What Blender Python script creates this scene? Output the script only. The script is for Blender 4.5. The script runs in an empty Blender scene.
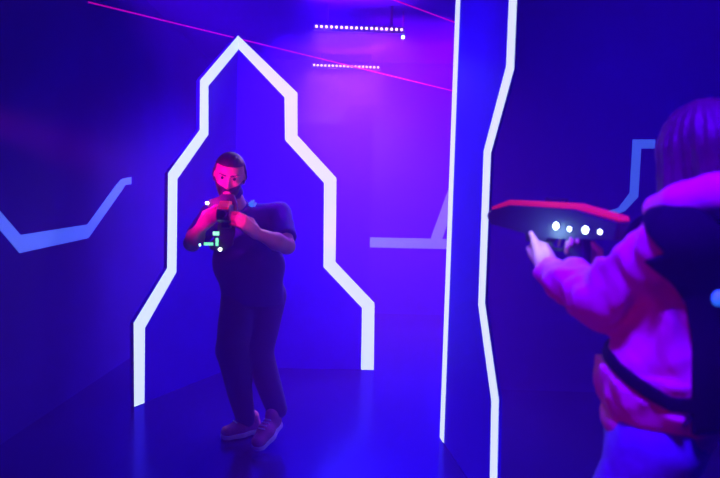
import bpy, bmesh, math, random
import numpy as np
from mathutils import Vector, Matrix

random.seed(4)
S = bpy.context.scene
COL = S.collection

# ------------------------------------------------------------------ camera
F = 600.0
CAMH = 1.42
PITCH = math.radians(3.43)
ROLL = math.radians(1.6)
fw = Vector((0, math.cos(PITCH), -math.sin(PITCH)))
r0 = Vector((1, 0, 0))
u0 = Vector((0, math.sin(PITCH), math.cos(PITCH)))
RT = r0 * math.cos(ROLL) + u0 * math.sin(ROLL)
UP = u0 * math.cos(ROLL) - r0 * math.sin(ROLL)
EYE = Vector((0, 0, CAMH))


def ray(px, py):
    return fw + RT * ((px - 360) / F) + UP * ((239 - py) / F)


def at(px, py, Y):
    d = ray(px, py)
    return EYE + d * (Y / d.y)


def on_floor(px, py):
    d = ray(px, py)
    return EYE + d * (-CAMH / d.z)


def on_plane(px, py, p, n):
    d = ray(px, py)
    return EYE + d * ((p - EYE).dot(n) / d.dot(n))


cd = bpy.data.cameras.new('camera')
cam = bpy.data.objects.new('camera', cd)
COL.objects.link(cam)
M3 = Matrix((RT, UP, -fw)).transposed()
cam.matrix_world = Matrix.Translation(EYE) @ M3.to_4x4()
cd.sensor_width = 36
cd.lens = 36 * F / 720
cd.clip_start = 0.05
cd.dof.use_dof = True
cd.dof.focus_distance = 4.3
cd.dof.aperture_fstop = 1.8
S.camera = cam


# ------------------------------------------------------------------ materials
def mat(name, col, rough=0.5, metal=0.0, emit=None, estr=0.0, bump=0.0, bscale=40.0, vary=0.0, vscale=6.0, sheen=0.0, spec=0.5):
    m = bpy.data.materials.new(name)
    m.use_nodes = True
    nt = m.node_tree
    b = nt.nodes['Principled BSDF']
    b.inputs['Base Color'].default_value = (*col, 1)
    b.inputs['Roughness'].default_value = rough
    b.inputs['Metallic'].default_value = metal
    b.inputs['Specular IOR Level'].default_value = spec
    if sheen:
        b.inputs['Sheen Weight'].default_value = sheen
    if emit:
        b.inputs['Emission Color'].default_value = (*emit, 1)
        b.inputs['Emission Strength'].default_value = estr
    tc = nt.nodes.new('ShaderNodeTexCoord')
    if vary:
        n = nt.nodes.new('ShaderNodeTexNoise')
        n.inputs['Scale'].default_value = vscale
        n.inputs['Detail'].default_value = 5
        r = nt.nodes.new('ShaderNodeValToRGB')
        a = [max(0, c * (1 - vary)) for c in col]
        c2 = [min(1, c * (1 + vary)) for c in col]
        r.color_ramp.elements[0].position = 0.3
        r.color_ramp.elements[1].position = 0.7
        r.color_ramp.elements[0].color = (*a, 1)
        r.color_ramp.elements[1].color = (*c2, 1)
        nt.links.new(tc.outputs['Object'], n.inputs['Vector'])
        nt.links.new(n.outputs['Fac'], r.inputs['Fac'])
        nt.links.new(r.outputs['Color'], b.inputs['Base Color'])
    if bump:
        n = nt.nodes.new('ShaderNodeTexNoise')
        n.inputs['Scale'].default_value = bscale
        n.inputs['Detail'].default_value = 4
        bp = nt.nodes.new('ShaderNodeBump')
        bp.inputs['Strength'].default_value = bump
        bp.inputs['Distance'].default_value = 0.01
        nt.links.new(tc.outputs['Object'], n.inputs['Vector'])
        nt.links.new(n.outputs['Fac'], bp.inputs['Height'])
        nt.links.new(bp.outputs['Normal'], b.inputs['Normal'])
    return m


M_WALL = mat('wall_paint', (0.012, 0.003, 0.22), 0.65, bump=0.1, bscale=90, vary=0.15, vscale=2, spec=0.12)
M_PANEL = mat('panel_paint', (0.02, 0.005, 0.5), 0.55, bump=0.06, bscale=120, vary=0.12, vscale=2, spec=0.12)
M_SCREEN = mat('screen_paint', (0.008, 0.002, 0.3), 0.6, bump=0.06, bscale=120, vary=0.12, vscale=2, spec=0.12)
M_GLOSS = mat('panel_gloss', (0.02, 0.005, 0.5), 0.5, bump=0.03, bscale=30, vary=0.1, vscale=2, spec=0.12)
M_FLOOR = mat('floor_vinyl', (0.01, 0.005, 0.09), 0.26, bump=0.04, bscale=60, vary=0.25, vscale=3)
M_CEIL = mat('ceiling_paint', (0.03, 0.012, 0.2), 0.8, bump=0.1, bscale=60, spec=0.12)
M_TAPE = mat('fluorescent_tape', (0.45, 0.48, 0.6), 0.5, emit=(0.75, 0.78, 0.95), estr=1.0)
M_TAPE_DIM = mat('dim_lit_tape', (0.2, 0.4, 0.9), 0.5, emit=(0.07, 0.16, 1.0), estr=0.55)  # same tape again, the weaker UV light put into its colour
M_BLACK = mat('black_plastic', (0.02, 0.02, 0.025), 0.35, bump=0.05, bscale=200)
M_GUN = mat('gun_plastic', (0.03, 0.03, 0.045), 0.35, bump=0.05, bscale=200)
M_RED = mat('red_light_shell', (0.8, 0.03, 0.05), 0.35, emit=(1, 0.01, 0.08), estr=0.35)
M_LED = mat('white_led', (0.9, 0.95, 1), 0.3, emit=(0.75, 0.92, 1), estr=9)
M_LEDG = mat('green_led', (0.5, 0.9, 0.7), 0.3, emit=(0.12, 0.75, 0.42), estr=1.6)
M_LEDP = mat('pink_led', (0.9, 0.7, 1), 0.3, emit=(1.0, 0.45, 1.0), estr=2.6)
M_LEDC = mat('cyan_led', (0.7, 0.9, 1), 0.3, emit=(0.35, 0.75, 1.0), estr=5)
M_LASER = mat('laser_light', (0.5, 0.0, 0.3), 0.5, emit=(0.75, 0.0, 0.55), estr=0.6)
M_SKIN = mat('skin', (0.72, 0.32, 0.26), 0.55, bump=0.05, bscale=200, vary=0.06, vscale=20)
M_HAIRD = mat('dark_hair', (0.03, 0.016, 0.014), 0.5, bump=0.4, bscale=260)
M_HAIRB = mat('brown_hair', (0.06, 0.014, 0.022), 0.5, bump=0.3, bscale=200, vary=0.3, vscale=30)
M_SHIRT = mat('dark_shirt', (0.02, 0.012, 0.22), 0.85, bump=0.15, bscale=300)
M_PANTS = mat('dark_trousers', (0.014, 0.008, 0.12), 0.85, bump=0.15, bscale=300)
M_SHOE = mat('shoe_fabric', (0.55, 0.11, 0.28), 0.7, bump=0.2, bscale=250)
M_SOLE = mat('shoe_sole', (0.85, 0.75, 0.88), 0.5)
M_HOOD = mat('pink_fleece', (0.78, 0.20, 0.36), 0.9, bump=0.12, bscale=300, vary=0.06, vscale=12, spec=0.2)
M_JEANS = mat('blue_denim', (0.16, 0.2, 0.5), 0.85, bump=0.2, bscale=350, vary=0.15, vscale=25, spec=0.2)
M_VEST = mat('vest_fabric', (0.007, 0.006, 0.011), 0.9, bump=0.2, bscale=260, spec=0.1)
M_LOGO = mat('pale_blue_glow', (0.15, 0.5, 0.95), 0.6, emit=(.01, .16, 1), estr=.8)  # glow added so the chest mark stands out; the vest sensor shares it
M_EYE = mat('eye_dark', (0.03, 0.02, 0.02), 0.2)
M_LIP = mat('lips', (0.5, 0.15, 0.15), 0.5)
M_STEEL = mat('steel', (0.35, 0.35, 0.38), 0.35, metal=1)


# ------------------------------------------------------------------ object helpers
def tag(o, label=None, cat=None, group=None, kind=None):
    if label: o['label'] = label
    if cat: o['category'] = cat
    if group: o['group'] = group
    if kind or cat: o['kind'] = kind or 'thing'
    return o


def empty(name, loc, label, cat, group=None):
    o = bpy.data.objects.new(name, None)
    COL.objects.link(o)
    o.location = loc
    o.empty_display_size = 0.1
    return tag(o, label, cat, group)


def link(name, me, m, parent=None):
    """me holds world coordinates; a parent moves it into the parent's frame"""
    o = bpy.data.objects.new(name, me)
    COL.objects.link(o)
    if m is not None and not me.materials:
        me.materials.append(m)
    if parent is not None:
        bpy.context.view_layer.update()
        o.parent = parent
        o.matrix_parent_inverse = parent.matrix_world.inverted()
    return o


def from_bm(name, bm, m, parent=None, smooth=False):
    bmesh.ops.recalc_face_normals(bm, faces=bm.faces)
    me = bpy.data.meshes.new(name)
    bm.to_mesh(me)
    bm.free()
    if smooth:
        for p in me.polygons: p.use_smooth = True
    return link(name, me, m, parent)


def local(name, bm, m, parent, smooth=False):
    """mesh in the parent's own frame"""
    bmesh.ops.recalc_face_normals(bm, faces=bm.faces)
    me = bpy.data.meshes.new(name)
    bm.to_mesh(me)
    bm.free()
    if smooth:
        for p in me.polygons: p.use_smooth = True
    me.materials.append(m)
    o = bpy.data.objects.new(name, me)
    COL.objects.link(o)
    o.parent = parent
    return o


def add_box(bm, lo, hi, bev=0.0):
    vs = [bm.verts.new((x, y, z)) for x in (lo[0], hi[0]) for y in (lo[1], hi[1]) for z in (lo[2], hi[2])]
    fs = []
    for q in ((0, 1, 3, 2), (4, 6, 7, 5), (0, 4, 5, 1), (2, 3, 7, 6), (0, 2, 6, 4), (1, 5, 7, 3)):
        fs.append(bm.faces.new([vs[i] for i in q]))
    if bev:
        es = list({e for f in fs for e in f.edges})
        bmesh.ops.bevel(bm, geom=es, offset=bev, segments=2, affect='EDGES', profile=0.7)


def add_prism(bm, pts, d, bev=0.0):
    """extrude the planar loop pts (3-D) by vector d"""
    a = [bm.verts.new(p) for p in pts]
    b = [bm.verts.new(Vector(p) + d) for p in pts]
    n = len(pts)
    fs = [bm.faces.new(a), bm.faces.new(list(reversed(b)))]
    for i in range(n):
        fs.append(bm.faces.new((a[i], b[i], b[(i + 1) % n], a[(i + 1) % n])))
    if bev:
        es = list({e for f in fs for e in f.edges})
        bmesh.ops.bevel(bm, geom=es, offset=bev, segments=2, affect='EDGES', profile=0.7)


def add_tube(bm, p, q, r, r2=None, seg=12):
    p, q = Vector(p), Vector(q)
    ax = (q - p).normalized()
    s = ax.orthogonal().normalized()
    t = ax.cross(s)
    r2 = r if r2 is None else r2
    A, B = [], []
    for i in range(seg):
        c, w = math.cos(2 * math.pi * i / seg), math.sin(2 * math.pi * i / seg)
        A.append(bm.verts.new(p + (s * c + t * w) * r))
        B.append(bm.verts.new(q + (s * c + t * w) * r2))
    bm.faces.new(A)
    bm.faces.new(list(reversed(B)))
    for i in range(seg):
        bm.faces.new((A[i], A[(i + 1) % seg], B[(i + 1) % seg], B[i]))


def add_strip(bm, outer, inner, d):
    """a taped band between two polylines, as thick as vector d"""
    n = len(outer)
    R = [[bm.verts.new(p) for p in outer], [bm.verts.new(p) for p in inner],
         [bm.verts.new(p + d) for p in inner], [bm.verts.new(p + d) for p in outer]]
    for i in range(n - 1):
        for k in range(4):
            bm.faces.new((R[k][i], R[k][i + 1], R[(k + 1) % 4][i + 1], R[(k + 1) % 4][i]))
    bm.faces.new([R[k][0] for k in range(4)])
    bm.faces.new([R[k][-1] for k in range(4)])


# ------------------------------------------------------------------ SDF modelling (smooth bodies and clothes)
class Field:
    def __init__(self, lo, hi, h):
        self.lo = np.array(lo, np.float32)
        self.h = h
        self.n = np.ceil((np.array(hi) - np.array(lo)) / h).astype(int) + 1
        self.D = np.full(self.n, 1.0, np.float32)
        self.axes = [self.lo[i] + h * np.arange(self.n[i], dtype=np.float32) for i in range(3)]

    def block(self, lo, hi):
        a = np.clip(((np.array(lo) - self.lo) / self.h).astype(int) - 1, 0, self.n)
        b = np.clip(((np.array(hi) - self.lo) / self.h).astype(int) + 2, 0, self.n)
        if np.any(b <= a): return None
        sl = tuple(slice(a[i], b[i]) for i in range(3))
        P = np.meshgrid(*[self.axes[i][sl[i]] for i in range(3)], indexing='ij')
        return sl, P

    def union(self, sl, d, k):
        o = self.D[sl]
        if k > 0:
            hh = np.clip(0.5 + 0.5 * (o - d) / k, 0, 1)
            self.D[sl] = o * (1 - hh) + d * hh - k * hh * (1 - hh)
        else:
            self.D[sl] = np.minimum(o, d)

    def cone(self, a, b, ra, rb, k=0.02, side=None, flat=1.0):
        """tapered capsule; flat > 1 stretches it along the unit vector side"""
        a, b = np.array(a, np.float32), np.array(b, np.float32)
        m = max(ra, rb) * max(1, flat) + k + 0.08
        got = self.block(np.minimum(a, b) - m, np.maximum(a, b) + m)
        if not got: return
        sl, P = got
        ab = b - a
        L = float(ab @ ab) + 1e-12
        t = np.clip(sum((P[i] - a[i]) * ab[i] for i in range(3)) / L, 0, 1)
        v = [P[i] - a[i] - t * ab[i] for i in range(3)]
        if side is not None:
            s = np.array(side, np.float32)
            c = sum(v[i] * s[i] for i in range(3))
            v = [v[i] + s[i] * c * (1 / flat - 1) for i in range(3)]
        d = np.sqrt(v[0] ** 2 + v[1] ** 2 + v[2] ** 2) - (ra + (rb - ra) * t)
        self.union(sl, d, k)

    def ell(self, c, ax, rad, k=0.02):
        """ellipsoid: centre, three unit axes, three radii"""
        c = np.array(c, np.float32)
        m = max(rad) + k + 0.06
        got = self.block(c - m, c + m)
        if not got: return
        sl, P = got
        v = [P[i] - c[i] for i in range(3)]
        q = [sum(v[i] * ax[j][i] for i in range(3)) / rad[j] for j in range(3)]
        k0 = np.sqrt(q[0] ** 2 + q[1] ** 2 + q[2] ** 2)
        k1 = np.sqrt((q[0] / rad[0]) ** 2 + (q[1] / rad[1]) ** 2 + (q[2] / rad[2]) ** 2) + 1e-6
        self.union(sl, k0 * (k0 - 1) / k1, k)

    def dig(self, c, r, k=0.015):
        c = np.array(c, np.float32)
        got = self.block(c - r - k - 0.03, c + r + k + 0.03)
        if not got: return
        sl, P = got
        d = r - np.sqrt(sum((P[i] - c[i]) ** 2 for i in range(3)))
        o = self.D[sl]
        hh = np.clip(0.5 - 0.5 * (o - d) / k, 0, 1)
        self.D[sl] = o * (1 - hh) + d * hh + k * hh * (1 - hh)

    def grid(self):
        return np.meshgrid(*self.axes, indexing='ij')

    def mesh(self, name):
        D, h = self.D, self.h
        inside = D < 0
        nx, ny, nz = D.shape
        cnt = np.zeros((nx - 1, ny - 1, nz - 1), np.int8)
        acc = np.zeros((nx - 1, ny - 1, nz - 1, 3), np.float32)
        offs = [(0, 0), (0, 1), (1, 0), (1, 1)]
        for ax in range(3):
            oth = [i for i in range(3) if i != ax]
            for (u, v) in offs:
                s0, s1 = [None] * 3, [None] * 3
                for i, w in zip(oth, (u, v)):
                    sl = slice(w, D.shape[i] - 1 + w)
                    s0[i] = sl; s1[i] = sl
                s0[ax] = slice(0, D.shape[ax] - 1)
                s1[ax] = slice(1, D.shape[ax])
                d0, d1 = D[tuple(s0)], D[tuple(s1)]
                cr = (d0 < 0) != (d1 < 0)
                t = np.where(cr, d0 / (d0 - d1 + 1e-12), 0)
                cnt += cr
                acc[..., ax] += np.where(cr, t, 0)
                acc[..., oth[0]] += np.where(cr, u, 0)
                acc[..., oth[1]] += np.where(cr, v, 0)
        act = np.argwhere(cnt > 0)
        idx = np.full(cnt.shape, -1, np.int64)
        idx[tuple(act.T)] = np.arange(len(act))
        pos = (act + acc[tuple(act.T)] / cnt[tuple(act.T)][:, None]) * h + self.lo
        quads = []
        for ax in range(3):
            o1, o2 = (ax + 1) % 3, (ax + 2) % 3
            s0, s1 = [slice(None)] * 3, [slice(None)] * 3
            s0[ax] = slice(0, -1); s1[ax] = slice(1, None)
            a, b = inside[tuple(s0)], inside[tuple(s1)]
            e = np.argwhere(a != b)
            e = e[(e[:, o1] > 0) & (e[:, o2] > 0) & (e[:, o1] < D.shape[o1] - 1) & (e[:, o2] < D.shape[o2] - 1)]
            if not len(e): continue
            fl = a[tuple(e.T)]
            c = []
            for (u, v) in ((1, 1), (0, 1), (0, 0), (1, 0)):
                q = e.copy()
                q[:, o1] -= u; q[:, o2] -= v
                c.append(idx[tuple(q.T)])
            c = np.stack(c, 1)
            c[~fl] = c[~fl][:, ::-1]
            quads.append(c)
        quads = np.concatenate(quads)
        me = bpy.data.meshes.new(name)
        me.from_pydata(pos.tolist(), [], quads.tolist())
        me.validate()
        for p in me.polygons: p.use_smooth = True
        return me


def folds(P, seed, scale, stretch=None):
    """soft cloth folds: warped sines"""
    rs = np.random.RandomState(seed)
    X = [p * scale for p in P]
    if stretch is not None:
        c = sum(X[i] * stretch[i] for i in range(3))
        X = [X[i] - 0.7 * stretch[i] * c for i in range(3)]
    out = 0
    for k in range(5):
        d = rs.normal(size=3); d /= np.linalg.norm(d)
        w = rs.normal(size=3); w /= np.linalg.norm(w)
        ph = rs.rand() * 6
        f = 1 + k * 0.45
        arg = f * (d[0] * X[0] + d[1] * X[1] + d[2] * X[2]) + 1.3 * np.sin(0.6 * f * (w[0] * X[0] + w[1] * X[1] + w[2] * X[2]) + ph)
        out = out + np.sin(arg + ph) / (1 + 0.35 * k)
    return out / 2.6


def smax(a, b, k):
    hh = np.clip(0.5 - 0.5 * (a - b) / k, 0, 1)
    return a * (1 - hh) + b * hh + k * hh * (1 - hh)


# ------------------------------------------------------------------ the room
XL, XR, YB, YF, H = -2.0, 3.2, 7.7, -0.6, 3.2


def struct(name, lo, hi, m):
    bm = bmesh.new()
    add_box(bm, lo, hi)
    o = from_bm(name, bm, m)
    o['kind'] = 'structure'
    return o


struct('floor', (XL - 0.12, YF, -0.1), (XR + 0.12, YB + 0.12, 0), M_FLOOR)
struct('ceiling', (XL - 0.12, YF, H), (XR + 0.12, YB + 0.12, H + 0.1), M_CEIL)
struct('wall_left', (XL - 0.12, YF, 0), (XL, YB + 0.12, H), M_WALL)
struct('wall_back', (XL, YB, 0), (XR, YB + 0.12, H), M_WALL)
struct('wall_right', (XR, YF, 0), (XR + 0.12, YB + 0.12, H), M_WALL)
YR = 4.6
struct('wall_inner_right', (0.82, YR, 0), (XR, YR + 0.12, H), M_WALL)


# ------------------------------------------------------------------ tapes on the walls
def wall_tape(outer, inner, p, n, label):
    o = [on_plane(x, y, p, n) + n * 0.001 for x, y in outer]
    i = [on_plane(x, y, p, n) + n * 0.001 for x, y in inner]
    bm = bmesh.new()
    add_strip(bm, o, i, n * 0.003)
    ob = from_bm('wall_tape', bm, M_TAPE_DIM)
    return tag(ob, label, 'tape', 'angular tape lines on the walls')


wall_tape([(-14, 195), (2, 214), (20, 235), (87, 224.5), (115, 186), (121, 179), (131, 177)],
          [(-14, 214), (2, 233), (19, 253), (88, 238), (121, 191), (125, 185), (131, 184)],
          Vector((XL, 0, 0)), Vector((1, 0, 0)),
          'dimly lit tape line bending up along the dark left wall')
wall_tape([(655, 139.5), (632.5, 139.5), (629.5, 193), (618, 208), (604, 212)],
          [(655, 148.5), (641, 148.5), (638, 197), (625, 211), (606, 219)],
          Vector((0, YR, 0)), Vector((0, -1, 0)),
          'dimly lit tape hook on the dark wall behind the woman with long hair')
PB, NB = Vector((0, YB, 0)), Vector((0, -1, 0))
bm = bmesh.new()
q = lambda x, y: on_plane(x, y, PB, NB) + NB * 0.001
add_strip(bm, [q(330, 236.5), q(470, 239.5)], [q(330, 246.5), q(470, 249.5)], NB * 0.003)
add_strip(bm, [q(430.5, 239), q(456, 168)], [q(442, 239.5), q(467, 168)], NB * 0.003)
tag(from_bm('wall_tape', bm, M_TAPE_DIM), 'dimly lit tape with slanted branch on the far wall of the passage', 'tape', 'angular tape lines on the walls')

# ------------------------------------------------------------------ corner partition with the stepped arch of tape
L_out = [(238, 35.5), (200, 80), (199.5, 130), (168, 173), (167, 268), (133.5, 323), (134, 407)]
L_in = [(238.5, 49), (208, 86), (208, 134.5), (177, 179), (176, 272), (144.5, 328), (144, 403.5)]
R_out = [(238, 35.5), (297.5, 93), (297.5, 135.5), (336.5, 178), (335.5, 262), (374.5, 303), (373.7, 370)]
R_in = [(238.5, 49), (284.5, 97.5), (285, 140), (324, 183), (323.4, 267), (362, 308), (361, 370)]
base_l = on_floor(134, 407)
base_r = on_floor(373.5, 370)
AY = 5.0
apex = at(238, 40, AY)
pa = Vector((apex.x, apex.y, 0))


def wing(base):
    dr = (base - pa); dr.z = 0; dr.normalize()
    n = Vector((dr.y, -dr.x, 0))
    if n.dot(EYE - pa) < 0: n = -n
    return dr, n


dl, nl = wing(base_l)
dr_, nr = wing(base_r)
part = empty('partition', pa, 'corner partition in the middle with a white stepped arch of tape', 'partition')
for name, out, inn, n in (('panel', L_out, L_in, nl), ('panel', R_out, R_in, nr)):
    o = [on_plane(x, y, pa, n) for x, y in out]
    i = [on_plane(x, y, pa, n) for x, y in inn]
    o[-1].z = 0.002; i[-1].z = 0.002
    bm = bmesh.new()
    foot = pa.copy(); foot.z = 0.002
    add_prism(bm, o + [foot], -n * 0.03)
    from_bm('panel', bm, M_PANEL, part)
    bm = bmesh.new()
    add_strip(bm, [p + n * 0.001 for p in o], [p + n * 0.001 for p in i], n * 0.003)
    from_bm('edge_tape', bm, M_TAPE, part)

# the plain partition standing far behind it, its top cut in steps
YS = 7.17
edge = [(236, 124), (338, 124), (350, 104.5), (374, 105)]
loop = [at(x, y, YS) for x, y in edge]
loop[0].z = loop[1].z
loop[3].z = loop[2].z
e0 = loop[-1].copy(); e0.z = 0.002
f0 = loop[0].copy(); f0.z = 0.002
back = empty('partition', Vector(((e0.x + f0.x) / 2, YS, 0)), 'plain stepped screen in the violet haze far behind the taped arch', 'partition')
bm = bmesh.new()
add_prism(bm, loop + [e0, f0], Vector((0, .04, 0)))
from_bm('panel', bm, M_SCREEN, back)

# ------------------------------------------------------------------ right partition with zigzag front edge
far = on_floor(440.3, 438)
th = math.radians(7.5)
dn = Vector((math.sin(th), -math.cos(th), 0))       # towards the camera
nn = Vector((-math.cos(th), -math.sin(th), 0))      # faces left
rp = empty('partition', far, 'tall panel at right with a white zigzag front edge', 'partition')
Z_out = [(517.8, -60), (517.2, 0), (514.3, 69), (491.2, 153), (485.2, 303), (499, 399), (495.8, 560)]
Z_in = [(510.4, -60), (509.8, 0), (507, 66), (484.4, 151), (479, 305), (492.2, 401), (489, 560)]
V_out = [(456.5, -60), (454.6, 0), (439.5, 440)]
V_in = [(462.5, -60), (460.4, 0), (444.5, 437)]
P = lambda x, y: on_plane(x, y, far, nn)
zo, zi = [P(*c) for c in Z_out], [P(*c) for c in Z_in]
vo, vi = [P(*c) for c in V_out], [P(*c) for c in V_in]


def clampz(a, b):
    for pl in (a, b):
        for k in (0, -1):
            o, p = pl[k], pl[1 if k == 0 else -2]
            zt = H - 0.01 if o.z > 1.5 else 0.003
            t = (zt - p.z) / (o.z - p.z)
            pl[k] = p + (o - p) * t


clampz(zo, zi)
clampz(vo, vi)
xv = sum(((p - far).dot(dn)) for p in vo) / len(vo)
for k in range(len(vo)):                             # the rear edge hangs plumb
    vo[k] = far + dn * 0.0 + Vector((0, 0, vo[k].z))
    vi[k] = far + dn * 0.085 + Vector((0, 0, vi[k].z))
bm = bmesh.new()
add_prism(bm, [vo[0]] + zo + [vo[-1]], -nn * 0.016)
from_bm('panel', bm, M_GLOSS, rp)
bm = bmesh.new()
add_strip(bm, [p + nn * 0.001 for p in zo], [p + nn * 0.001 for p in zi], nn * 0.003)
from_bm('edge_tape', bm, M_TAPE, rp)
bm = bmesh.new()
add_strip(bm, [p + nn * 0.001 for p in vo], [p + nn * 0.001 for p in vi], nn * 0.003)
from_bm('edge_tape', bm, M_TAPE, rp)

# ------------------------------------------------------------------ LED bars under the ceiling
def led_bar(a, b, n, label):
    a, b = Vector(a), Vector(b)
    d = (b - a).normalized()
    s = Vector((d.y, -d.x, 0))                      # towards the camera
    root = empty('led_bar', (a + b) / 2, label, 'light bar', 'light bars under the ceiling')
    bm = bmesh.new()
    w = Vector((0, 0, 0.03))
    add_prism(bm, [a - d * .03 + w * .9, b + d * .03 + w * .9, b + d * .03 - w * .9, a - d * .03 - w * .9], -s * 0.05, 0.004)
    from_bm('housing', bm, M_BLACK, root)
    for t in (0.12, 0.88):
        p = a + (b - a) * t - s * 0.025
        bm = bmesh.new()
        add_box(bm, (p.x - .012, p.y - .008, p.z + .02), (p.x + .012, p.y + .008, H - 0.001))
        from_bm('bracket', bm, M_BLACK, root)
    first = None
    for k in range(n):
        p = a + (b - a) * (k / (n - 1))
        if first is None:
            bm = bmesh.new()
            bmesh.ops.create_uvsphere(bm, u_segments=10, v_segments=6, radius=0.0125)
            me = bpy.data.meshes.new('diode')
            bm.to_mesh(me); bm.free()
            me.materials.append(M_LEDP)
            first = me
        o = bpy.data.objects.new('diode', first)
        COL.objects.link(o)
        o.parent = root
        o.location = p + s * 0.006 - root.location
    return root


b1 = (at(316.5, 26.5, 5.5), at(401.5, 29.8, 5.5))
b2 = (at(314, 65.2, 7.3), at(378, 67.5, 7.3))
led_bar(*b1, 18, 'nearer pink light bar just below the top of the photo')
led_bar(*b2, 18, 'farther pink light bar hanging below the other one')
# small spot lamp
sp = at(403, 37, 5.62)
lamp = empty('spot_lamp', sp, 'tiny pale blue spot lamp at the end of the upper light bar', 'lamp')
bm = bmesh.new(); add_tube(bm, sp + Vector((0, .005, 0)), sp + Vector((0, .08, .01)), .024, .02); from_bm('housing', bm, M_BLACK, lamp)
bm = bmesh.new(); add_tube(bm, sp + Vector((0, 0, 0)), sp + Vector((0, .01, 0)), .016); from_bm('lens', bm, M_LEDC, lamp)
bm = bmesh.new(); add_box(bm, (sp.x - .008, sp.y + .04, sp.z + .015), (sp.x + .008, sp.y + .056, H - .001)); from_bm('bracket', bm, M_BLACK, lamp)

# ------------------------------------------------------------------ laser beams
A = on_plane(88, 2, Vector((XL, 0, 0)), Vector((1, 0, 0)))
B = at(455, 91.5, YB - 0.4)
dirb = (B - A).normalized()
t = (YB - A.y) / dirb.y
bm = bmesh.new(); add_tube(bm, A, A + dirb * t, .0065, seg=8)
tag(from_bm('laser_beam', bm, M_LASER), 'long magenta laser beam crossing above the taped arch', 'laser beam', 'magenta laser beams')
q1 = at(455, 22.5, 4.5)
t0 = (q1.x - XL) / dirb.x
q0 = q1 - dirb * min(t0, 1.6)
bm = bmesh.new(); add_tube(bm, q0, q1 + dirb * ((YR - q1.y) / dirb.y - 0.01), .0055, seg=8)
tag(from_bm('laser_beam', bm, M_LASER), 'short magenta laser beam at the top edge beside the tall zigzag panel', 'laser beam', 'magenta laser beams')

# ------------------------------------------------------------------ guns
def gun_root(muzzle, rear, label):
    m, r = Vector(muzzle), Vector(rear)
    f = (m - r).normalized()
    l = Vector((0, 0, 1)).cross(f).normalized()
    u = f.cross(l)
    root = empty('laser_gun', (0, 0, 0), label, 'toy gun', None)
    R = Matrix((f, l, u)).transposed().to_4x4()
    root.matrix_world = Matrix.Translation((m + r) / 2) @ R
    return root


def prism_y(pts, w, bev=0.004):
    bm = bmesh.new()
    add_prism(bm, [Vector((x, -w / 2, z)) for x, z in pts], Vector((0, w, 0)), bev)
    return bm


def build_gun(root, leds, shroud=False):
    local('receiver', prism_y([(-.27, -.03), (-.28, .02), (-.12, .048), (.16, .045), (.25, .022), (.27, .0), (.25, -.03), (.13, -.04), (.02, -.052), (-.1, -.045)], .062, .006), M_GUN, root)
    local('top_shell', prism_y([(-.275, .024), (-.12, .051), (.16, .048), (.26, .022), (.255, .034), (.17, .062), (-.11, .066), (-.27, .038)], .046, .003), M_RED, root)
    bm = bmesh.new(); add_tube(bm, (.25, 0, 0), (.284, 0, 0), .02, .018, 16)
    b = local('barrel', bm, M_GUN, root)
    bm = bmesh.new(); add_tube(bm, (.282, 0, 0), (.289, 0, 0), .014, .014, 16)
    local('muzzle_lens', bm, M_BLACK, b)
    local('pistol_grip', prism_y([(-.15, -.04), (-.085, -.045), (-.105, -.15), (-.165, -.145)], .04, .008), M_GUN, root)
    local('fore_grip', prism_y([(-.02, -.045), (.09, -.035), (.08, -.072), (.0, -.078)], .046, .008), M_GUN, root)
    bm = bmesh.new()
    pts = [(-.085, -.05), (-.06, -.085), (-.02, -.085), (0.0, -.05)]
    for k in range(3): add_tube(bm, (pts[k][0], 0, pts[k][1]), (pts[k + 1][0], 0, pts[k + 1][1]), .005, seg=8)
    local('trigger_guard', bm, M_GUN, root)
    bm = bmesh.new(); add_tube(bm, (-.05, 0, -.045), (-.042, 0, -.075), .005, .003, 8)
    local('trigger', bm, M_STEEL, root)
    bm = bmesh.new(); add_box(bm, (-.06, -.01, .06), (.02, .01, .078), .003)
    local('sight', bm, M_GUN, root)
    for (x, z, r) in leds:
        for s in (1, -1):
            bm = bmesh.new(); add_tube(bm, (x, s * .029, z), (x, s * .034, z), r * 1.35, r * 1.25, 18)
            bz = local('light_ring', bm, M_GUN, root)
            bm = bmesh.new(); bmesh.ops.create_uvsphere(bm, u_segments=14, v_segments=8, radius=r)
            bmesh.ops.scale(bm, vec=(1, .4, 1), verts=bm.verts)
            bmesh.ops.translate(bm, vec=(x, s * .034, z), verts=bm.verts)
            local('light_lens', bm, M_LED, bz, True)


gM, gR = at(497, 216, 2.16), at(617, 229, 1.72)
gun1 = gun_root(gM, gR, 'dark laser gun with red top and white side lights, held by the woman in pink')
ginv = gun1.matrix_world.inverted()
gf = (gM - gR).normalized()
gl = Vector((0, 0, 1)).cross(gf).normalized()
gu = gf.cross(gl)
gc = (gM + gR) / 2


def gun_led(px, py, r):
    p = on_plane(px, py, gc + gl * .034, gl)
    v = ginv @ p
    return (v.x, max(-.03, min(.03, v.z)), r)


build_gun(gun1, [gun_led(556, 226, .0108), gun_led(569.5, 229, .0066), gun_led(585.5, 230, .0108), gun_led(600, 232, .0066)])


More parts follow.
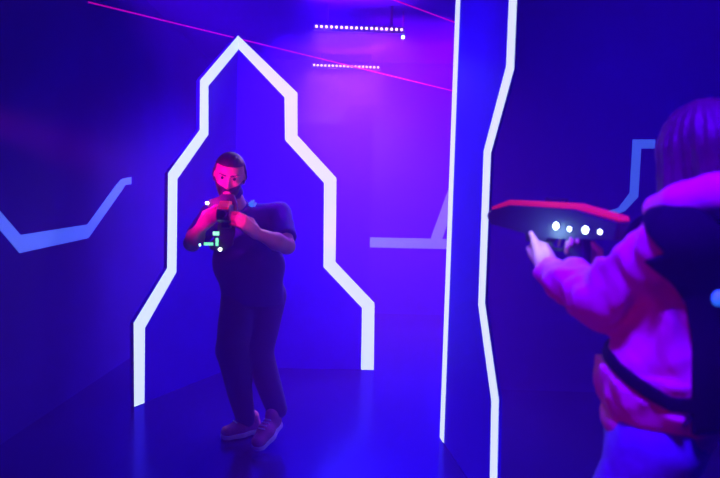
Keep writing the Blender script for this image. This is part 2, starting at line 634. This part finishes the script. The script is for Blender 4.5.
# ------------------------------------------------------------------ hand helper
def hand(f, wrist, knuck, wide, palmn, curl, side, h=1.0, thumb=None):
    """palm from wrist to knuckle row; fingers leave along the palm and curl towards palmn.
    wide: unit vector along the knuckle row (index first); curl: three bend angles"""
    w, kx = Vector(wrist), Vector(knuck)
    ax = (kx - w).normalized()
    wide = (wide - ax * wide.dot(ax)).normalized()
    pn = (palmn - ax * palmn.dot(ax)); pn = (pn - wide * pn.dot(wide)).normalized()
    for s in (-.026, -.009, .009, .026):
        f.cone(w + wide * s * .6, kx + wide * s, .017 * h, .0125 * h, .012)
    ln = (.040, .046, .043, .033)
    for i, s in enumerate((.029, .0095, -.0095, -.028)):
        p = kx + wide * s
        a = 0
        for j in range(3):
            a += curl[j]
            d = ax * math.cos(a) + pn * math.sin(a)
            L = ln[i] * (1, .68, .55)[j]
            e = p + d * L
            f.cone(p, e, (.0098, .0088, .008)[j] * h, (.0088, .008, .0068)[j] * h, .004)
            p = e
    # thumb leaves the side of the palm near its base
    p = w + ax * .025 + wide * .024
    e = thumb[0] if thumb else p + (ax * .5 + wide * .7 + pn * .5).normalized() * .04
    f.cone(p, e, .0145 * h, .0115 * h, .01)
    e2 = thumb[1] if thumb else e + (ax * .8 + wide * .1 + pn * .5).normalized() * .03
    f.cone(e, e2, .0112 * h, .0085 * h, .004)


X3 = (Vector((1, 0, 0)), Vector((0, 1, 0)), Vector((0, 0, 1)))


def head(f, c, fwd, up, s=1.0, neck=None):
    l = up.cross(fwd).normalized()
    fwd = l.cross(up).normalized()
    A3 = (l, fwd, up)
    f.ell(c + up * .022 * s - fwd * .008 * s, A3, (.076 * s, .096 * s, .096 * s), .02)
    f.ell(c - up * .045 * s + fwd * .022 * s, A3, (.058 * s, .068 * s, .075 * s), .035)
    f.ell(c - up * .105 * s + fwd * .062 * s, A3, (.024 * s, .022 * s, .02 * s), .03)
    for sd in (1, -1):
        f.ell(c + l * sd * .036 * s - up * .03 * s + fwd * .066 * s, A3, (.022 * s, .018 * s, .02 * s), .02)   # cheeks
        f.ell(c + l * sd * .078 * s - up * .012 * s - fwd * .012 * s, A3, (.008 * s, .018 * s, .032 * s), .006)  # ears
        f.ell(c + l * sd * .03 * s + up * .026 * s + fwd * .08 * s, A3, (.026 * s, .010 * s, .008 * s), .012)   # brow ridge
        f.dig(c + l * sd * .032 * s + up * .008 * s + fwd * .1 * s, .013 * s, .014)
    f.cone(c + up * .012 * s + fwd * .088 * s, c - up * .03 * s + fwd * .112 * s, .008 * s, .013 * s, .012)     # nose
    f.ell(c - up * .068 * s + fwd * .082 * s, A3, (.024 * s, .011 * s, .0075 * s), .008)
    f.ell(c - up * .08 * s + fwd * .08 * s, A3, (.021 * s, .011 * s, .008 * s), .008)
    return l, fwd, up


# ------------------------------------------------------------------ the man behind the gun
mh = at(229.5, 176, 3.30)
mf = (Vector((0.12, 0, 1.30)) - mh); mf.normalize()
mf = (mf + Vector((-.12, 0, -.22))).normalized()
mup = (Vector((0.10, 0, 1)) - mf * mf.z).normalized()
mneck0, mneck1 = at(231, 193, 3.37), at(239, 213, 3.46)
mchest, mbelly, mhip = at(245, 232, 3.49), at(249, 264, 3.5), at(253, 292, 3.55)
mSR, mSL = at(213, 216, 3.46), at(279, 214, 3.5)
mER, mEL = at(192, 243, 3.3), at(287, 246, 3.31)
mWR, mWL = at(202, 226, 3.10), at(256, 233, 3.14)
mHR, mHL = at(240, 296, 3.54), at(268, 296, 3.58)
mKR, mKL = at(232, 350, 3.40), at(258, 352, 3.56)
toeR, toeL = on_floor(219, 441), on_floor(255, 454)
heelR, heelL = on_floor(250, 434), on_floor(284, 436)
mAR = heelR * .85 + toeR * .15 + Vector((0, 0, .10))
mAL = heelL * .72 + toeL * .28 + Vector((0, 0, .19))
side = Vector((1, .05, 0)).normalized()

man = empty('person', Vector((mhip.x, mhip.y, 0)), 'dark-clothed man in pink shoes aiming a gun before the white taped arch', 'person')
lo = Vector((-1.15, 2.85, -.01)); hi = Vector((-.2, 3.95, 1.80))
f = Field(lo, hi, .0065)
f.cone(mchest, mbelly, .11, .115, .04, side, 1.5)
f.cone(mbelly, mhip, .115, .115, .05, side, 1.45)
f.cone(mSR, mSL, .055, .055, .05)
f.cone(mneck1, mneck0, .062, .054, .04)
for a, b, c in ((mSR, mER, mWR), (mSL, mEL, mWL)):
    f.cone(a, b, .056, .043, .03)
    f.cone(b, b * .65 + c * .35, .043, .047, .02)
    f.cone(b * .65 + c * .35, c, .047, .028, .02)
for a, b, c in ((mHR, mKR, mAR), (mHL, mKL, mAL)):
    f.cone(a, b, .085, .055, .04)
    f.cone(b, b * .65 + c * .35, .055, .055, .02)
    f.cone(b * .65 + c * .35, c, .055, .036, .02)
f.cone(mAR, toeR + (heelR - toeR).normalized() * .085 + Vector((0, 0, .05)), .036, .022, .02)
f.cone(mAL, toeL + (heelL - toeL).normalized() * .085 + Vector((0, 0, .055)), .036, .022, .02)
hl, hf, hu = head(f, mh, mf, mup, 1.02)
# hands on the gun
gdir = Vector((0.13, -1, -.03)).normalized()
mg_m, mg_r = at(223, 214, 2.86), at(231, 213, 3.36)
gfd = (mg_m - mg_r).normalized()
glf = Vector((0, 0, 1)).cross(gfd).normalized()      # the gun's left = his left = right in the photo
gup = gfd.cross(glf)
gcn = (mg_m + mg_r) / 2
kR = at(212, 216, 2.98)
hand(f, mWR, kR, Vector((0, -.4, 1)), Vector((1, .1, 0)), (.5, .9, .7), 1, 1.15)
kL = at(243, 222, 2.98)
hand(f, mWL, kL, Vector((0, -.4, 1)), Vector((-1, -.1, 0)), (.5, .9, .7), 1, 1.15)
body = link('body', f.mesh('body'), M_SKIN, man)

# head hair, beard, eyes
fh = Field(mh - Vector((.16, .16, .19)), mh + Vector((.16, .16, .19)), .005)
head(fh, mh, mf, mup, 1.02)
Pn = fh.grid()
loc = [Pn[i] - mh[i] for i in range(3)]
cl = sum(loc[i] * hl[i] for i in range(3)); cf = sum(loc[i] * hf[i] for i in range(3)); cu = sum(loc[i] * hu[i] for i in range(3))
base = fh.D.copy()
reg = smax(-(cu - (.062 - .0 * cf)) , cf - .2, .004)
reg = np.minimum(-(cu - .070 + .25 * np.maximum(0, -cf)), np.maximum(cf + .02 - .25 * np.maximum(0, cu), -(cu + .02)))       # cap above the forehead, sides and back down to the nape
fh.D = smax(base - .010 + .0015 * np.sin(cl * 900), reg, .01)
link('hair', fh.mesh('hair'), M_HAIRD, man)
fh.D = smax(base - .0035, np.maximum(np.maximum(cu + .05 - .5 * np.abs(cl), -(cf - .0)), -(np.sqrt((cl / 1.5) ** 2 + (cu + .075) ** 2) - .014)), .006)
link('beard', fh.mesh('beard'), M_HAIRD, man)
for sd in (1, -1):
    p = mh + hl * sd * .032 + hu * .009 + hf * .083
    bm = bmesh.new(); bmesh.ops.create_uvsphere(bm, u_segments=12, v_segments=8, radius=.009)
    bmesh.ops.translate(bm, vec=p, verts=bm.verts)
    from_bm('eye', bm, M_EYE, man, True)
    fb = Field(p + Vector((-.04, -.04, -.01)), p + Vector((.04, .04, .05)), .003)
    fb.cone(mh + hl * sd * .014 + hu * .024 + hf * .094, mh + hl * sd * .050 + hu * .031 + hf * .082, .005, .004, 0)
    link('eyebrow', fb.mesh('eyebrow'), M_HAIRD, man)

# t-shirt
f = Field(Vector((-1.15, 3.0, .6)), Vector((-.2, 3.9, 1.62)), .0075)
f.cone(mchest, mbelly, .122, .132, .04, side, 1.5)
f.cone(mbelly, mhip + Vector((0, 0, -.05)), .132, .13, .05, side, 1.42)
f.cone(mSR, mSL, .068, .068, .06)
f.cone(mneck1, mneck0, .074, .066, .04)
for a, b in ((mSR, mER), (mSL, mEL)):
    f.cone(a, a * .15 + b * .85, .07, .066, .03)
Pn = f.grid()
cut = np.full(f.D.shape, -1, np.float32)
cut = np.maximum(cut, (mhip.z - .07) - Pn[2])
for a, b in ((mSR, mER), (mSL, mEL)):
    d = (b - a).normalized(); e = a * .22 + b * .78
    near = np.sqrt(sum((Pn[i] - e[i]) ** 2 for i in range(3))) - .13
    cut = np.maximum(cut, np.where(near < 0, sum((Pn[i] - e[i]) * d[i] for i in range(3)), -1))
nd = (mneck0 - mneck1).normalized()
cut = np.maximum(cut, np.where(np.sqrt(sum((Pn[i] - mneck1[i] - nd[i] * .05) ** 2 for i in range(3))) < .105, sum((Pn[i] - (mneck1[i] + nd[i] * .055)) * nd[i] for i in range(3)), -1))
f.D = smax(f.D + .005 * folds(Pn, 3, 26, (0, 0, 1)), cut, .006)
shirt = link('shirt', f.mesh('shirt'), M_SHIRT, man)
# trousers
f = Field(Vector((-1.1, 3.05, .03)), Vector((-.25, 3.95, 1.02)), .0075)
f.cone(mhip + Vector((0, 0, .07)), mhip, .115, .12, .05, side, 1.42)
for a, b, c in ((mHR, mKR, mAR), (mHL, mKL, mAL)):
    f.cone(a, b, .108, .088, .03)
    f.cone(b, c + Vector((0, 0, .0)), .088, .06, .02)
Pn = f.grid()
f.D = f.D + .005 * folds(Pn, 5, 24, (0, 0, 1))
for b, c in ((mKR, mAR), (mKL, mAL)):
    d = (c - b).normalized()
    f.D = smax(f.D, np.where(np.sqrt(sum((Pn[i] - c[i]) ** 2 for i in range(3))) < .13, sum((Pn[i] - c[i]) * d[i] for i in range(3)) - .055, -1), .006).astype(np.float32)
link('trousers', f.mesh('trousers'), M_PANTS, man)


# shoes
def shoe(toe, heel, lift, parent):
    d = toe - heel; d.z = 0; L = d.length; d.normalize()
    T = toe + Vector((0, 0, .0))
    Hh = T - d * .27 + Vector((0, 0, lift))
    ax = (T - Hh).normalized()
    s = Vector((0, 0, 1)).cross(ax).normalized()
    u = ax.cross(s)
    c = (T + Hh) / 2
    fu = Field(c - Vector((.2, .2, .16)), c + Vector((.2, .2, .22)), .005)
    fu.cone(T - ax * .05 + u * .045, T - ax * .13 + u * .055, .034, .04, .02, s, 1.25)
    fu.cone(T - ax * .13 + u * .055, T - ax * .225 + u * .06, .04, .04, .03, s, 1.0)
    fu.cone(T - ax * .215 + u * .06, T - ax * .215 + u * .105, .042, .04, .02)
    Pn = fu.grid()
    q = sum((Pn[i] - T[i]) * u[i] for i in range(3))
    fu.D = smax(fu.D, .02 - q, .004)
    up_ = link('shoe', fu.mesh('shoe'), M_SHOE, parent)
    fs = Field(c - Vector((.2, .2, .16)), c + Vector((.2, .2, .22)), .005)
    fs.cone(T - ax * .05 + u * .02, T - ax * .13 + u * .02, .036, .042, .02, s, 1.25)
    fs.cone(T - ax * .13 + u * .02, T - ax * .225 + u * .02, .042, .042, .03, s, 1.02)
    fs.D = smax(fs.D, np.maximum(q - .036, .006 - q), .004)
    link('sole', fs.mesh('sole'), M_SOLE, up_)
    bm = bmesh.new()
    for k in range(4):
        p = T - ax * (.10 + .022 * k) + u * (.096 + .004 * k)
        add_tube(bm, p - s * .022, p + s * .022, .004, seg=6)
    from_bm('laces', bm, M_SOLE, up_)


shoe(toeR, heelR, .0, man)
shoe(toeL, heelL, .10, man)
# printed mark on the chest, with an added glow
lg = empty('tmp', (0, 0, 0), '', '')
bpy.data.objects.remove(lg)
bm = bmesh.new()
for (x0, y0, x1, y1) in ((249.5, 206, 252, 200.5), (251.5, 207, 254, 200), (254, 206.5, 256, 202.5), (249, 204, 250, 202.5)):
    p0, p1 = at(x0, y0, 3.365), at(x1, y1, 3.365)
    add_tube(bm, p0, p1, .007, .005, 8)
LOGO_BM = bm

# his gun
gun2 = gun_root(mg_m, mg_r, 'dark laser gun with green lights, held by the man and pointing out of the picture')
build_gun(gun2, [(.02, .0, .012), (.10, .005, .008)])
inv2 = gun2.matrix_world.inverted()
# wide front housing with the lights seen head-on
bm = bmesh.new()
ring = [(-.05, .075), (-.035, .10), (.03, .10), (.05, .05), (.045, -.06), (.03, -.10), (.03, -.165), (-.02, -.20), (-.085, -.19), (-.095, -.15), (-.045, -.13), (-.04, -.05), (-.06, -.02), (-.1, .03), (-.095, .07)]
add_prism(bm, [Vector((-.06, y, z)) for y, z in ring], Vector((.06, 0, 0)), .008)
fr = local('front_housing', bm, M_GUN, gun2)


def front_led(px, py, w, hgt, m):
    p = on_plane(px, py, gun2.matrix_world @ Vector((.007, 0, 0)), gfd)
    v = inv2 @ p
    bm = bmesh.new()
    if w == hgt:
        add_tube(bm, (.001, v.y, v.z), (.012, v.y, v.z), w, w * .8, 14)
    else:
        add_box(bm, (.001, v.y - w, v.z - hgt), (.010, v.y + w, v.z + hgt), .002)
    local('light_lens', bm, m, fr)


front_led(207, 203, .0085, .0085, M_LED)
front_led(216, 233.5, .016, .010, M_LEDG)
front_led(208.5, 244, .023, .007, M_LEDG)
front_led(217, 242, .007, .02, M_LEDG)
front_led(220, 249.5, .009, .009, M_LED)
front_led(199.8, 245, .004, .006, M_LEDC)

# chest mark sits on the shirt: cast it forward onto the cloth
dg = bpy.context.evaluated_depsgraph_get()
bm = LOGO_BM
okc = 0
for v in bm.verts:
    d = (v.co - EYE).normalized()
    hit, lc, _n, _i = shirt.ray_cast(shirt.matrix_world.inverted() @ EYE, d)
    if hit:
        v.co = v.co + d * ((shirt.matrix_world @ lc - EYE).length - (at(252, 203, 3.365) - EYE).length)
from_bm('chest_print', bm, M_LOGO, shirt)

# ------------------------------------------------------------------ the woman in pink
g = Vector((-.85, .53, 0)).normalized()
l = Vector((-g.y, g.x, 0))
T = Vector((.86, 1.62, 0))
wh = at(701, 153, 1.62)
wf = Vector((-.48, .87, -.08)).normalized()
wup = Vector((0, 0, 1))
nk0, nk1 = wh + Vector((.0, -.0, -.1)), Vector((T.x + .03, T.y - .02, 1.37))
Z = lambda x, y, z: Vector((x, y, z))
ch = T + Vector((.02, 0, 1.24)); wa = T + Vector((0, 0, 1.02)); hp = T + Vector((-.005, 0, .86))
SL = at(662, 246, 1.50); EL = at(600, 300, 1.66); WL = at(550, 270, 1.86)
SR = T - l * .17 + g * .02 + Vector((0, 0, 1.33))
gripc = gun1.matrix_world @ Vector((-.125, 0, -.10))
foreg = gun1.matrix_world @ Vector((.022, 0, -.07))
WR = gripc + Vector((.05, -.02, -.04))
ERt = SR * .4 + WR * .6 + Vector((.06, .16, -.14))

woman = empty('person', T, 'long-haired woman in pink hoodie and dark vest aiming a gun to the left', 'person')
f = Field(Vector((.40, 1.15, -.01)), Vector((1.3, 2.25, 1.78)), .0065)
f.cone(ch, wa, .1, .095, .04, l, 1.4)
f.cone(wa, hp, .095, .115, .05, l, 1.4)
f.cone(SL, ch + l * .05 + Vector((0, 0, .06)), .05, .06, .05)
f.cone(SR, ch - l * .05 + Vector((0, 0, .06)), .05, .06, .05)
f.cone(nk1, nk0, .055, .048, .03)
for a, b, c in ((SL, EL, WL), (SR, ERt, WR)):
    f.cone(a, b, .05, .038, .03)
    f.cone(b, c, .038, .026, .02)
hips = [hp + g * .015 + l * .09 + Vector((0, 0, -.02)), hp + g * .015 - l * .09 + Vector((0, 0, -.02))]
knees = [hips[0] + Vector((-.10, .06, -.39)), hips[1] + Vector((-.12, .08, -.39))]
ank = [knees[0] + Vector((.08, -.05, -.37)), knees[1] + Vector((.06, -.03, -.36))]
for k in range(2):
    f.cone(hips[k], knees[k], .085, .055, .04)
    f.cone(knees[k], ank[k], .055, .035, .02)
    f.cone(ank[k], ank[k] + g * .14 - Vector((0, 0, ank[k].z - .045)), .036, .024, .02)
wl, wfd, wu = head(f, wh, wf, wup, .98)
# left hand cups the fore grip from below, right hand holds the pistol grip
kn = foreg - gu * .020 + gl * .022
palm_dir = (kn - WL).normalized()
hand(f, WL, kn, gf, -gl + gu * .35, (.25, .75, .7), 1, 1.12,
     thumb=(foreg + gl * .037 + gf * .002 + gu * .004, foreg + gl * .041 + gf * .018 + gu * .030))
hand(f, WR, gripc - gl * .03 + gu * .02, gu, gl + gf * .2, (.6, 1.0, .8), 1, 1.0)
link('body', f.mesh('body'), M_SKIN, woman)

# hair falling behind the shoulders into the hood
fh = Field(wh - Vector((.24, .24, .24)), wh + Vector((.24, .24, .2)), .006)
A3 = (wl, wfd, wu)
fh.ell(wh + wu * .03 - wfd * .012, A3, (.1, .118, .112), .02)
fh.cone(wh + wl * .052 + wu * .0 + wfd * .035, wh + wl * .062 - wu * .15 + wfd * .02, .05, .045, .03)
fh.cone(wh - wl * .052 + wu * .0 + wfd * .02, wh - wl * .06 - wu * .15 + wfd * .0, .05, .045, .03)
fh.cone(wh - wfd * .06 + wu * .02, wh - wfd * .055 - wu * .16, .075, .075, .03, wl, 1.2)
Pn = fh.grid()
loc = [Pn[i] - wh[i] for i in range(3)]
cl = sum(loc[i] * wl[i] for i in range(3)); cf = sum(loc[i] * wfd[i] for i in range(3)); cu = sum(loc[i] * wu[i] for i in range(3))
face = np.sqrt((cl / .062) ** 2 + ((cf - .12) / .075) ** 2 + ((cu + .03) / .11) ** 2) - 1
ang = np.arctan2(cl, cf - .01)
fh.D = smax(fh.D + 0.0022 * np.sin(ang * 23 + 2 * np.sin(cu * 14)) + .002 * np.sin(ang * 51 + cu * 20), -face * .06, .01)
link('hair', fh.mesh('hair'), M_HAIRB, woman)
for sd in (1, -1):
    p = wh + wl * sd * .031 + wu * .009 + wfd * .08
    bm = bmesh.new(); bmesh.ops.create_uvsphere(bm, u_segments=12, v_segments=8, radius=.0115)
    bmesh.ops.translate(bm, vec=p, verts=bm.verts)
    from_bm('eye', bm, M_EYE, woman, True)

# hoodie
HB = (Vector((.40, 1.2, .72)), Vector((1.32, 2.2, 1.56)))


def torso(f, o=0.0):
    f.ell(wa + g * .075 + Vector((0, 0, -.07)), X3, (.1 + o, .1 + o, .075 + o), .05)
    f.cone(ch + Vector((0, 0, .03)), wa, .125 + o, .128 + o, .05, l, 1.42)
    f.cone(wa, hp, .128 + o, .135 + o, .05, l, 1.36)
    f.cone(wa + g * .01, hp + g * .035, .12 + o, .13 + o, .05, l, 1.25)
    f.cone(SL - g * .04 + Vector((0, 0, .01)), ch + l * .05 + Vector((0, 0, .07)), .07 + o, .075 + o, .05)
    f.cone(SR, ch - l * .05 + Vector((0, 0, .07)), .07 + o, .075 + o, .05)


f = Field(*HB, .0065)
torso(f)
bodyD = f.D.copy()
f.cone(SL, EL, .082, .078, .03)
f.cone(EL, EL * .45 + WL * .55, .078, .070, .03)
f.cone(EL * .45 + WL * .55, WL * .97 + EL * .03, .066, .045, .02)
f.cone(SR, ERt, .075, .066, .03)
f.cone(ERt, WR * .85 + ERt * .15, .066, .04, .03)
Pn = f.grid()
arm = (WL - SL).normalized()
fold = folds(Pn, 11, 46, (.35, -.25, -.8)) * .7 + folds(Pn, 21, 24) * .5 + folds(Pn, 27, 80, (.35, -.25, -.8)) * .22
amp = np.clip(.017 - .012 * np.exp(-((Pn[2] - .85) / .05) ** 2), 0, 1)
D = f.D + amp * fold
# ribbed cuff and hem
cutc = np.full(D.shape, -1, np.float32)
d = (WL - EL).normalized(); e = WL + d * .008
cutc = np.where(np.sqrt(sum((Pn[i] - e[i]) ** 2 for i in range(3))) < .09, sum((Pn[i] - e[i]) * d[i] for i in range(3)), cutc)
d = (WR - ERt).normalized(); e2 = WR - d * .01
cutc = np.maximum(cutc, np.where(np.sqrt(sum((Pn[i] - e2[i]) ** 2 for i in range(3))) < .07, sum((Pn[i] - e2[i]) * d[i] for i in range(3)), -1))
zh = .812 + .05 * (sum((Pn[i] - T[i]) * g[i] for i in range(2)))
D = D + .006 * np.exp(-((Pn[2] - zh - .05) / .012) ** 2) - .012 * np.clip((Pn[2] - zh - .055) / .05, 0, 1) * (Pn[2] < 1.0)
cutc = np.maximum(cutc, zh - Pn[2])
hood_f, hood_D, hood_cut = f, D, cutc
# hood lying round the neck and on the back
f = Field(Vector((.6, 1.2, 1.25)), Vector((1.35, 1.95, 1.62)), .0065)
hc = at(716, 200, 1.52)
pts = []
for k in range(9):
    a = math.radians(-150 + 300 * k / 8)
    pts.append(Vector((T.x + .05, T.y - .02, 1.455)) - g * math.cos(a) * .12 + l * math.sin(a) * .125 + Vector((0, 0, .028 * math.cos(a))))
rr = [.034 + .010 * (1 + math.cos(math.radians(-150 + 300 * k / 8))) for k in range(9)]
for k in range(8):
    f.cone(pts[k], pts[k + 1], rr[k], rr[k + 1], .03)
f.ell(Vector((T.x + .05, T.y, 1.455)) - g * .14, (g, l, Vector((0, 0, 1))), (.09, .15, .075), .04)
Pn = f.grid()
f.D = f.D + .007 * folds(Pn, 31, 22)
hoodcollar = f

# vest: back plate, shoulder strap, belt
f = Field(*HB, .0065)
torso(f, .020)
f.cone(SL, SL + (SL - EL) * .1, .096, .09, .03)
Pn = f.grid()
qg = sum((Pn[i] - T[i]) * g[i] for i in range(2))
ql = sum((Pn[i] - T[i]) * l[i] for i in range(2))
cz = np.interp(Pn[2], [.86, 1.1, 1.2, 1.25, 1.30, 1.34, 1.5], [-.065, -.055, -.035, -.0, .06, .12, .13])
ad = (EL - SL).normalized()
armv = sum((Pn[i] - SL[i]) * ad[i] for i in range(3)) + .035 - 2.4 * np.maximum(0, 1.32 - Pn[2])
reg = smax(np.maximum(qg - cz, armv), np.maximum(.875 - Pn[2], Pn[2] - 1.435), .01)
# shell: keep only the outer layer
plate = smax(np.maximum(f.D, -(f.D + .03)), reg, .01)
zb = .952 + .42 * np.clip(qg + .02, 0, 1)
belt = smax(np.maximum(f.D + .002, -(f.D + .02)), np.abs(Pn[2] - zb) - .02, .006)
strap = smax(np.maximum(f.D, -(f.D + .02)), np.maximum(np.abs(np.abs(ql) - .12) - .03, 1.30 - Pn[2]), .008)
V = f.D.copy()
held = np.minimum(np.minimum(reg, np.abs(Pn[2] - zb) - .018), np.maximum(np.abs(np.abs(ql) - .12) - .028, 1.31 - Pn[2]))
hood_D = np.where(held < .012, smax(hood_D, V + .008, .006), hood_D)
hood_f.D = smax(hood_D, hood_cut, .008).astype(np.float32)
hoodie = link('hoodie', hood_f.mesh('hoodie'), M_HOOD, woman)
link('hood', hoodcollar.mesh('hood'), M_HOOD, hoodie)
f.D = np.minimum(np.minimum(plate, belt), strap).astype(np.float32)
vest = link('vest', f.mesh('vest'), M_VEST, woman)
vest['label'] = 'black padded vest with waist belt'
# buckle and sensor light on the vest


def stick(px, py, r, m, name, parent, target):
    d = ray(px, py).normalized()
    hit, lc, nm, _i = target.ray_cast(target.matrix_world.inverted() @ EYE, d)
    if not hit: return
    p = target.matrix_world @ lc
    bm = bmesh.new(); bmesh.ops.create_uvsphere(bm, u_segments=12, v_segments=8, radius=r)
    bmesh.ops.translate(bm, vec=p, verts=bm.verts)
    from_bm(name, bm, m, parent, True)


bpy.context.view_layer.update()
stick(632, 396, .008, M_STEEL, 'buckle', vest, vest)
stick(718, 298, .02, M_LEDC and M_LOGO, 'sensor', vest, vest)

# jeans
f = Field(Vector((.45, 1.2, .03)), Vector((1.32, 2.1, .96)), .0075)
f.cone(hp + g * .015 + Vector((0, 0, .02)), hp + g * .02 - Vector((0, 0, .06)), .125, .135, .05, l, 1.35)
for k in range(2):
    f.cone(hips[k] - Vector((0, 0, .03)), knees[k], .112, .078, .03)
    f.cone(knees[k], ank[k], .078, .062, .02)
Pn = f.grid()
f.D = f.D + .004 * folds(Pn, 41, 28, (0, 0, 1))
jeans = link('jeans', f.mesh('jeans'), M_JEANS, woman)
for k in range(2):
    tt = ank[k] + g * .17; tt.z = 0
    hh = ank[k] - g * .07; hh.z = 0
    shoe(tt, hh, 0, woman)

# ------------------------------------------------------------------ haze
bm = bmesh.new()
add_box(bm, (XL + .005, YF, .004), (XR - .005, YB - .005, H - .004))
hz = from_bm('haze', bm, None)
tag(hz, 'thin smoke haze filling the arena', 'haze', kind='stuff')
nt = M_FLOOR.node_tree                              # vinyl floor: navy body under a blue-tinted sheen
pb_ = nt.nodes['Principled BSDF']
pb_.inputs['Specular IOR Level'].default_value = 0
pb_.inputs['Roughness'].default_value = 0.9
gl_ = nt.nodes.new('ShaderNodeBsdfGlossy')
gl_.inputs['Color'].default_value = (.035, .025, 1, 1)
gl_.inputs['Roughness'].default_value = .2
mx_ = nt.nodes.new('ShaderNodeMixShader')
mx_.inputs[0].default_value = .38
nt.links.new(pb_.outputs[0], mx_.inputs[1])
nt.links.new(gl_.outputs[0], mx_.inputs[2])
nt.links.new(mx_.outputs[0], nt.nodes['Material Output'].inputs['Surface'])
m = bpy.data.materials.new('haze')
m.use_nodes = True
nt = m.node_tree
nt.nodes.remove(nt.nodes['Principled BSDF'])
vs = nt.nodes.new('ShaderNodeVolumeScatter')
vs.inputs['Color'].default_value = (.36, .05, 1, 1)
vs.inputs['Density'].default_value = 0.11
vs.inputs['Anisotropy'].default_value = 0.35
nt.links.new(vs.outputs[0], nt.nodes['Material Output'].inputs['Volume'])
hz.data.materials.append(m)

# ------------------------------------------------------------------ lights
def area(name, loc, tgt, size, size_y, col, power, spread=180):
    d = bpy.data.lights.new(name, 'AREA')
    d.shape = 'RECTANGLE'
    d.size, d.size_y = size, size_y
    d.color = col
    d.energy = power
    d.spread = math.radians(spread)
    o = bpy.data.objects.new(name, d)
    COL.objects.link(o)
    o.location = loc
    o.rotation_euler = (Vector(tgt) - Vector(loc)).to_track_quat('-Z', 'Y').to_euler()
    return o


def point(name, loc, col, power, r=.02):
    d = bpy.data.lights.new(name, 'POINT')
    d.color = col; d.energy = power; d.shadow_soft_size = r
    o = bpy.data.objects.new(name, d)
    COL.objects.link(o)
    o.location = loc
    return o


BLUE = (0.03, 0.0, 1.0)


def spot(name, loc, tgt, cone, blend, col, power, r=.05):
    d = bpy.data.lights.new(name, 'SPOT')
    d.color = col; d.energy = power; d.shadow_soft_size = r
    d.spot_size = math.radians(cone); d.spot_blend = blend
    o = bpy.data.objects.new(name, d)
    COL.objects.link(o)
    o.location = loc
    o.rotation_euler = (Vector(tgt) - Vector(loc)).to_track_quat('-Z', 'Y').to_euler()
    return o


spot('black_light_and_fill', (-0.25, 4.15, 3.12), (-0.25, 4.35, 0), 76, 1.0, (.05, 0, 1), 700, .12)
spot('black_light_and_fill', (-0.8, 6.3, 3.12), (-1.0, 6.5, 0), 130, 1.0, BLUE, 760, .12)
area('black_light_and_fill', (0.75, 6.2, 3.17), (0.85, 6.2, 0), 1.3, 1.4, (.26, .0, 1), 270, 150)  # added area light that tints the upper back haze violet
spot('black_light_and_fill', (-1.5, 3.6, 3.1), (0.5, 3.35, 1.8), 52, 1.0, (.09, 0, 1), 640, .12)  # extra unseen spot, added to brighten the zigzag panel's face
spot('black_light_and_fill', (-1.6, 3.5, 3.1), (-.3, 5.0, 1.7), 62, 1.0, (.14, 0, 1), 1100, .12)  # violet fill added for the right wing of the arch partition
spot('black_light_and_fill', (2.1, 3.3, 3.12), (1.9, 4.6, 1.2), 100, 1.0, BLUE, 60, .12)
spot('violet_lamp', (0.25, .75, 3.0), (.85, 1.6, 1.1), 40, .6, (.065, 0, 1), 1300, .2)
for (a, b), pw in ((b1, 40), (b2, 62)):
    c = (a + b) / 2 + Vector((0, -.07, -.02))
    area('light_bar_glow', c, c + Vector((0, -.2, -1)), .8, .04, (.74, .52, 1), pw, 122)
    area('light_bar_glow', c + Vector((0, 0, .03)), c + Vector((0, -.35, 1)), .8, .04, (.4, .01, 1), 10, 165)
spot('red_fill', (-1.3, .5, .35), (.78, 1.62, 1.12), 34, .5, (1, .0, .06), 24)  # unseen red spot added low at left to redden the woman's undersides
spot('red_fill', (-1.5, 1.9, 1.75), mh + Vector((.05, .1, -.16)), 20, .8, (1, 0, 1), 260)  # unseen magenta spot added to light the man's face and hands
point('red_point_fill', at(212, 204, 2.98), (1, 0, .7), .9, .03)  # free point light added beside the gun to redden face and right hand
point('red_point_fill', at(247, 214, 2.86), (1, 0, .6), .9, .03)  # second free point light, added to brighten his left hand
lp = gun1.matrix_world @ Vector((-.02, .09, -.03))
point('gun_light', lp, (.3, .55, 1), .6, .03)

w = bpy.data.worlds.new('world')
S.world = w
w.use_nodes = True
w.node_tree.nodes['Background'].inputs['Color'].default_value = (0, 0, 0, 1)

vsn = S.view_settings
S.display_settings.display_device = 'sRGB'
vsn.view_transform = 'Standard'
vsn.look = 'None'
vsn.exposure = 0
vsn.gamma = 1
vsn.use_curve_mapping = False
S.cycles.use_denoising = True
S.cycles.max_bounces = 6
S.cycles.volume_bounces = 1
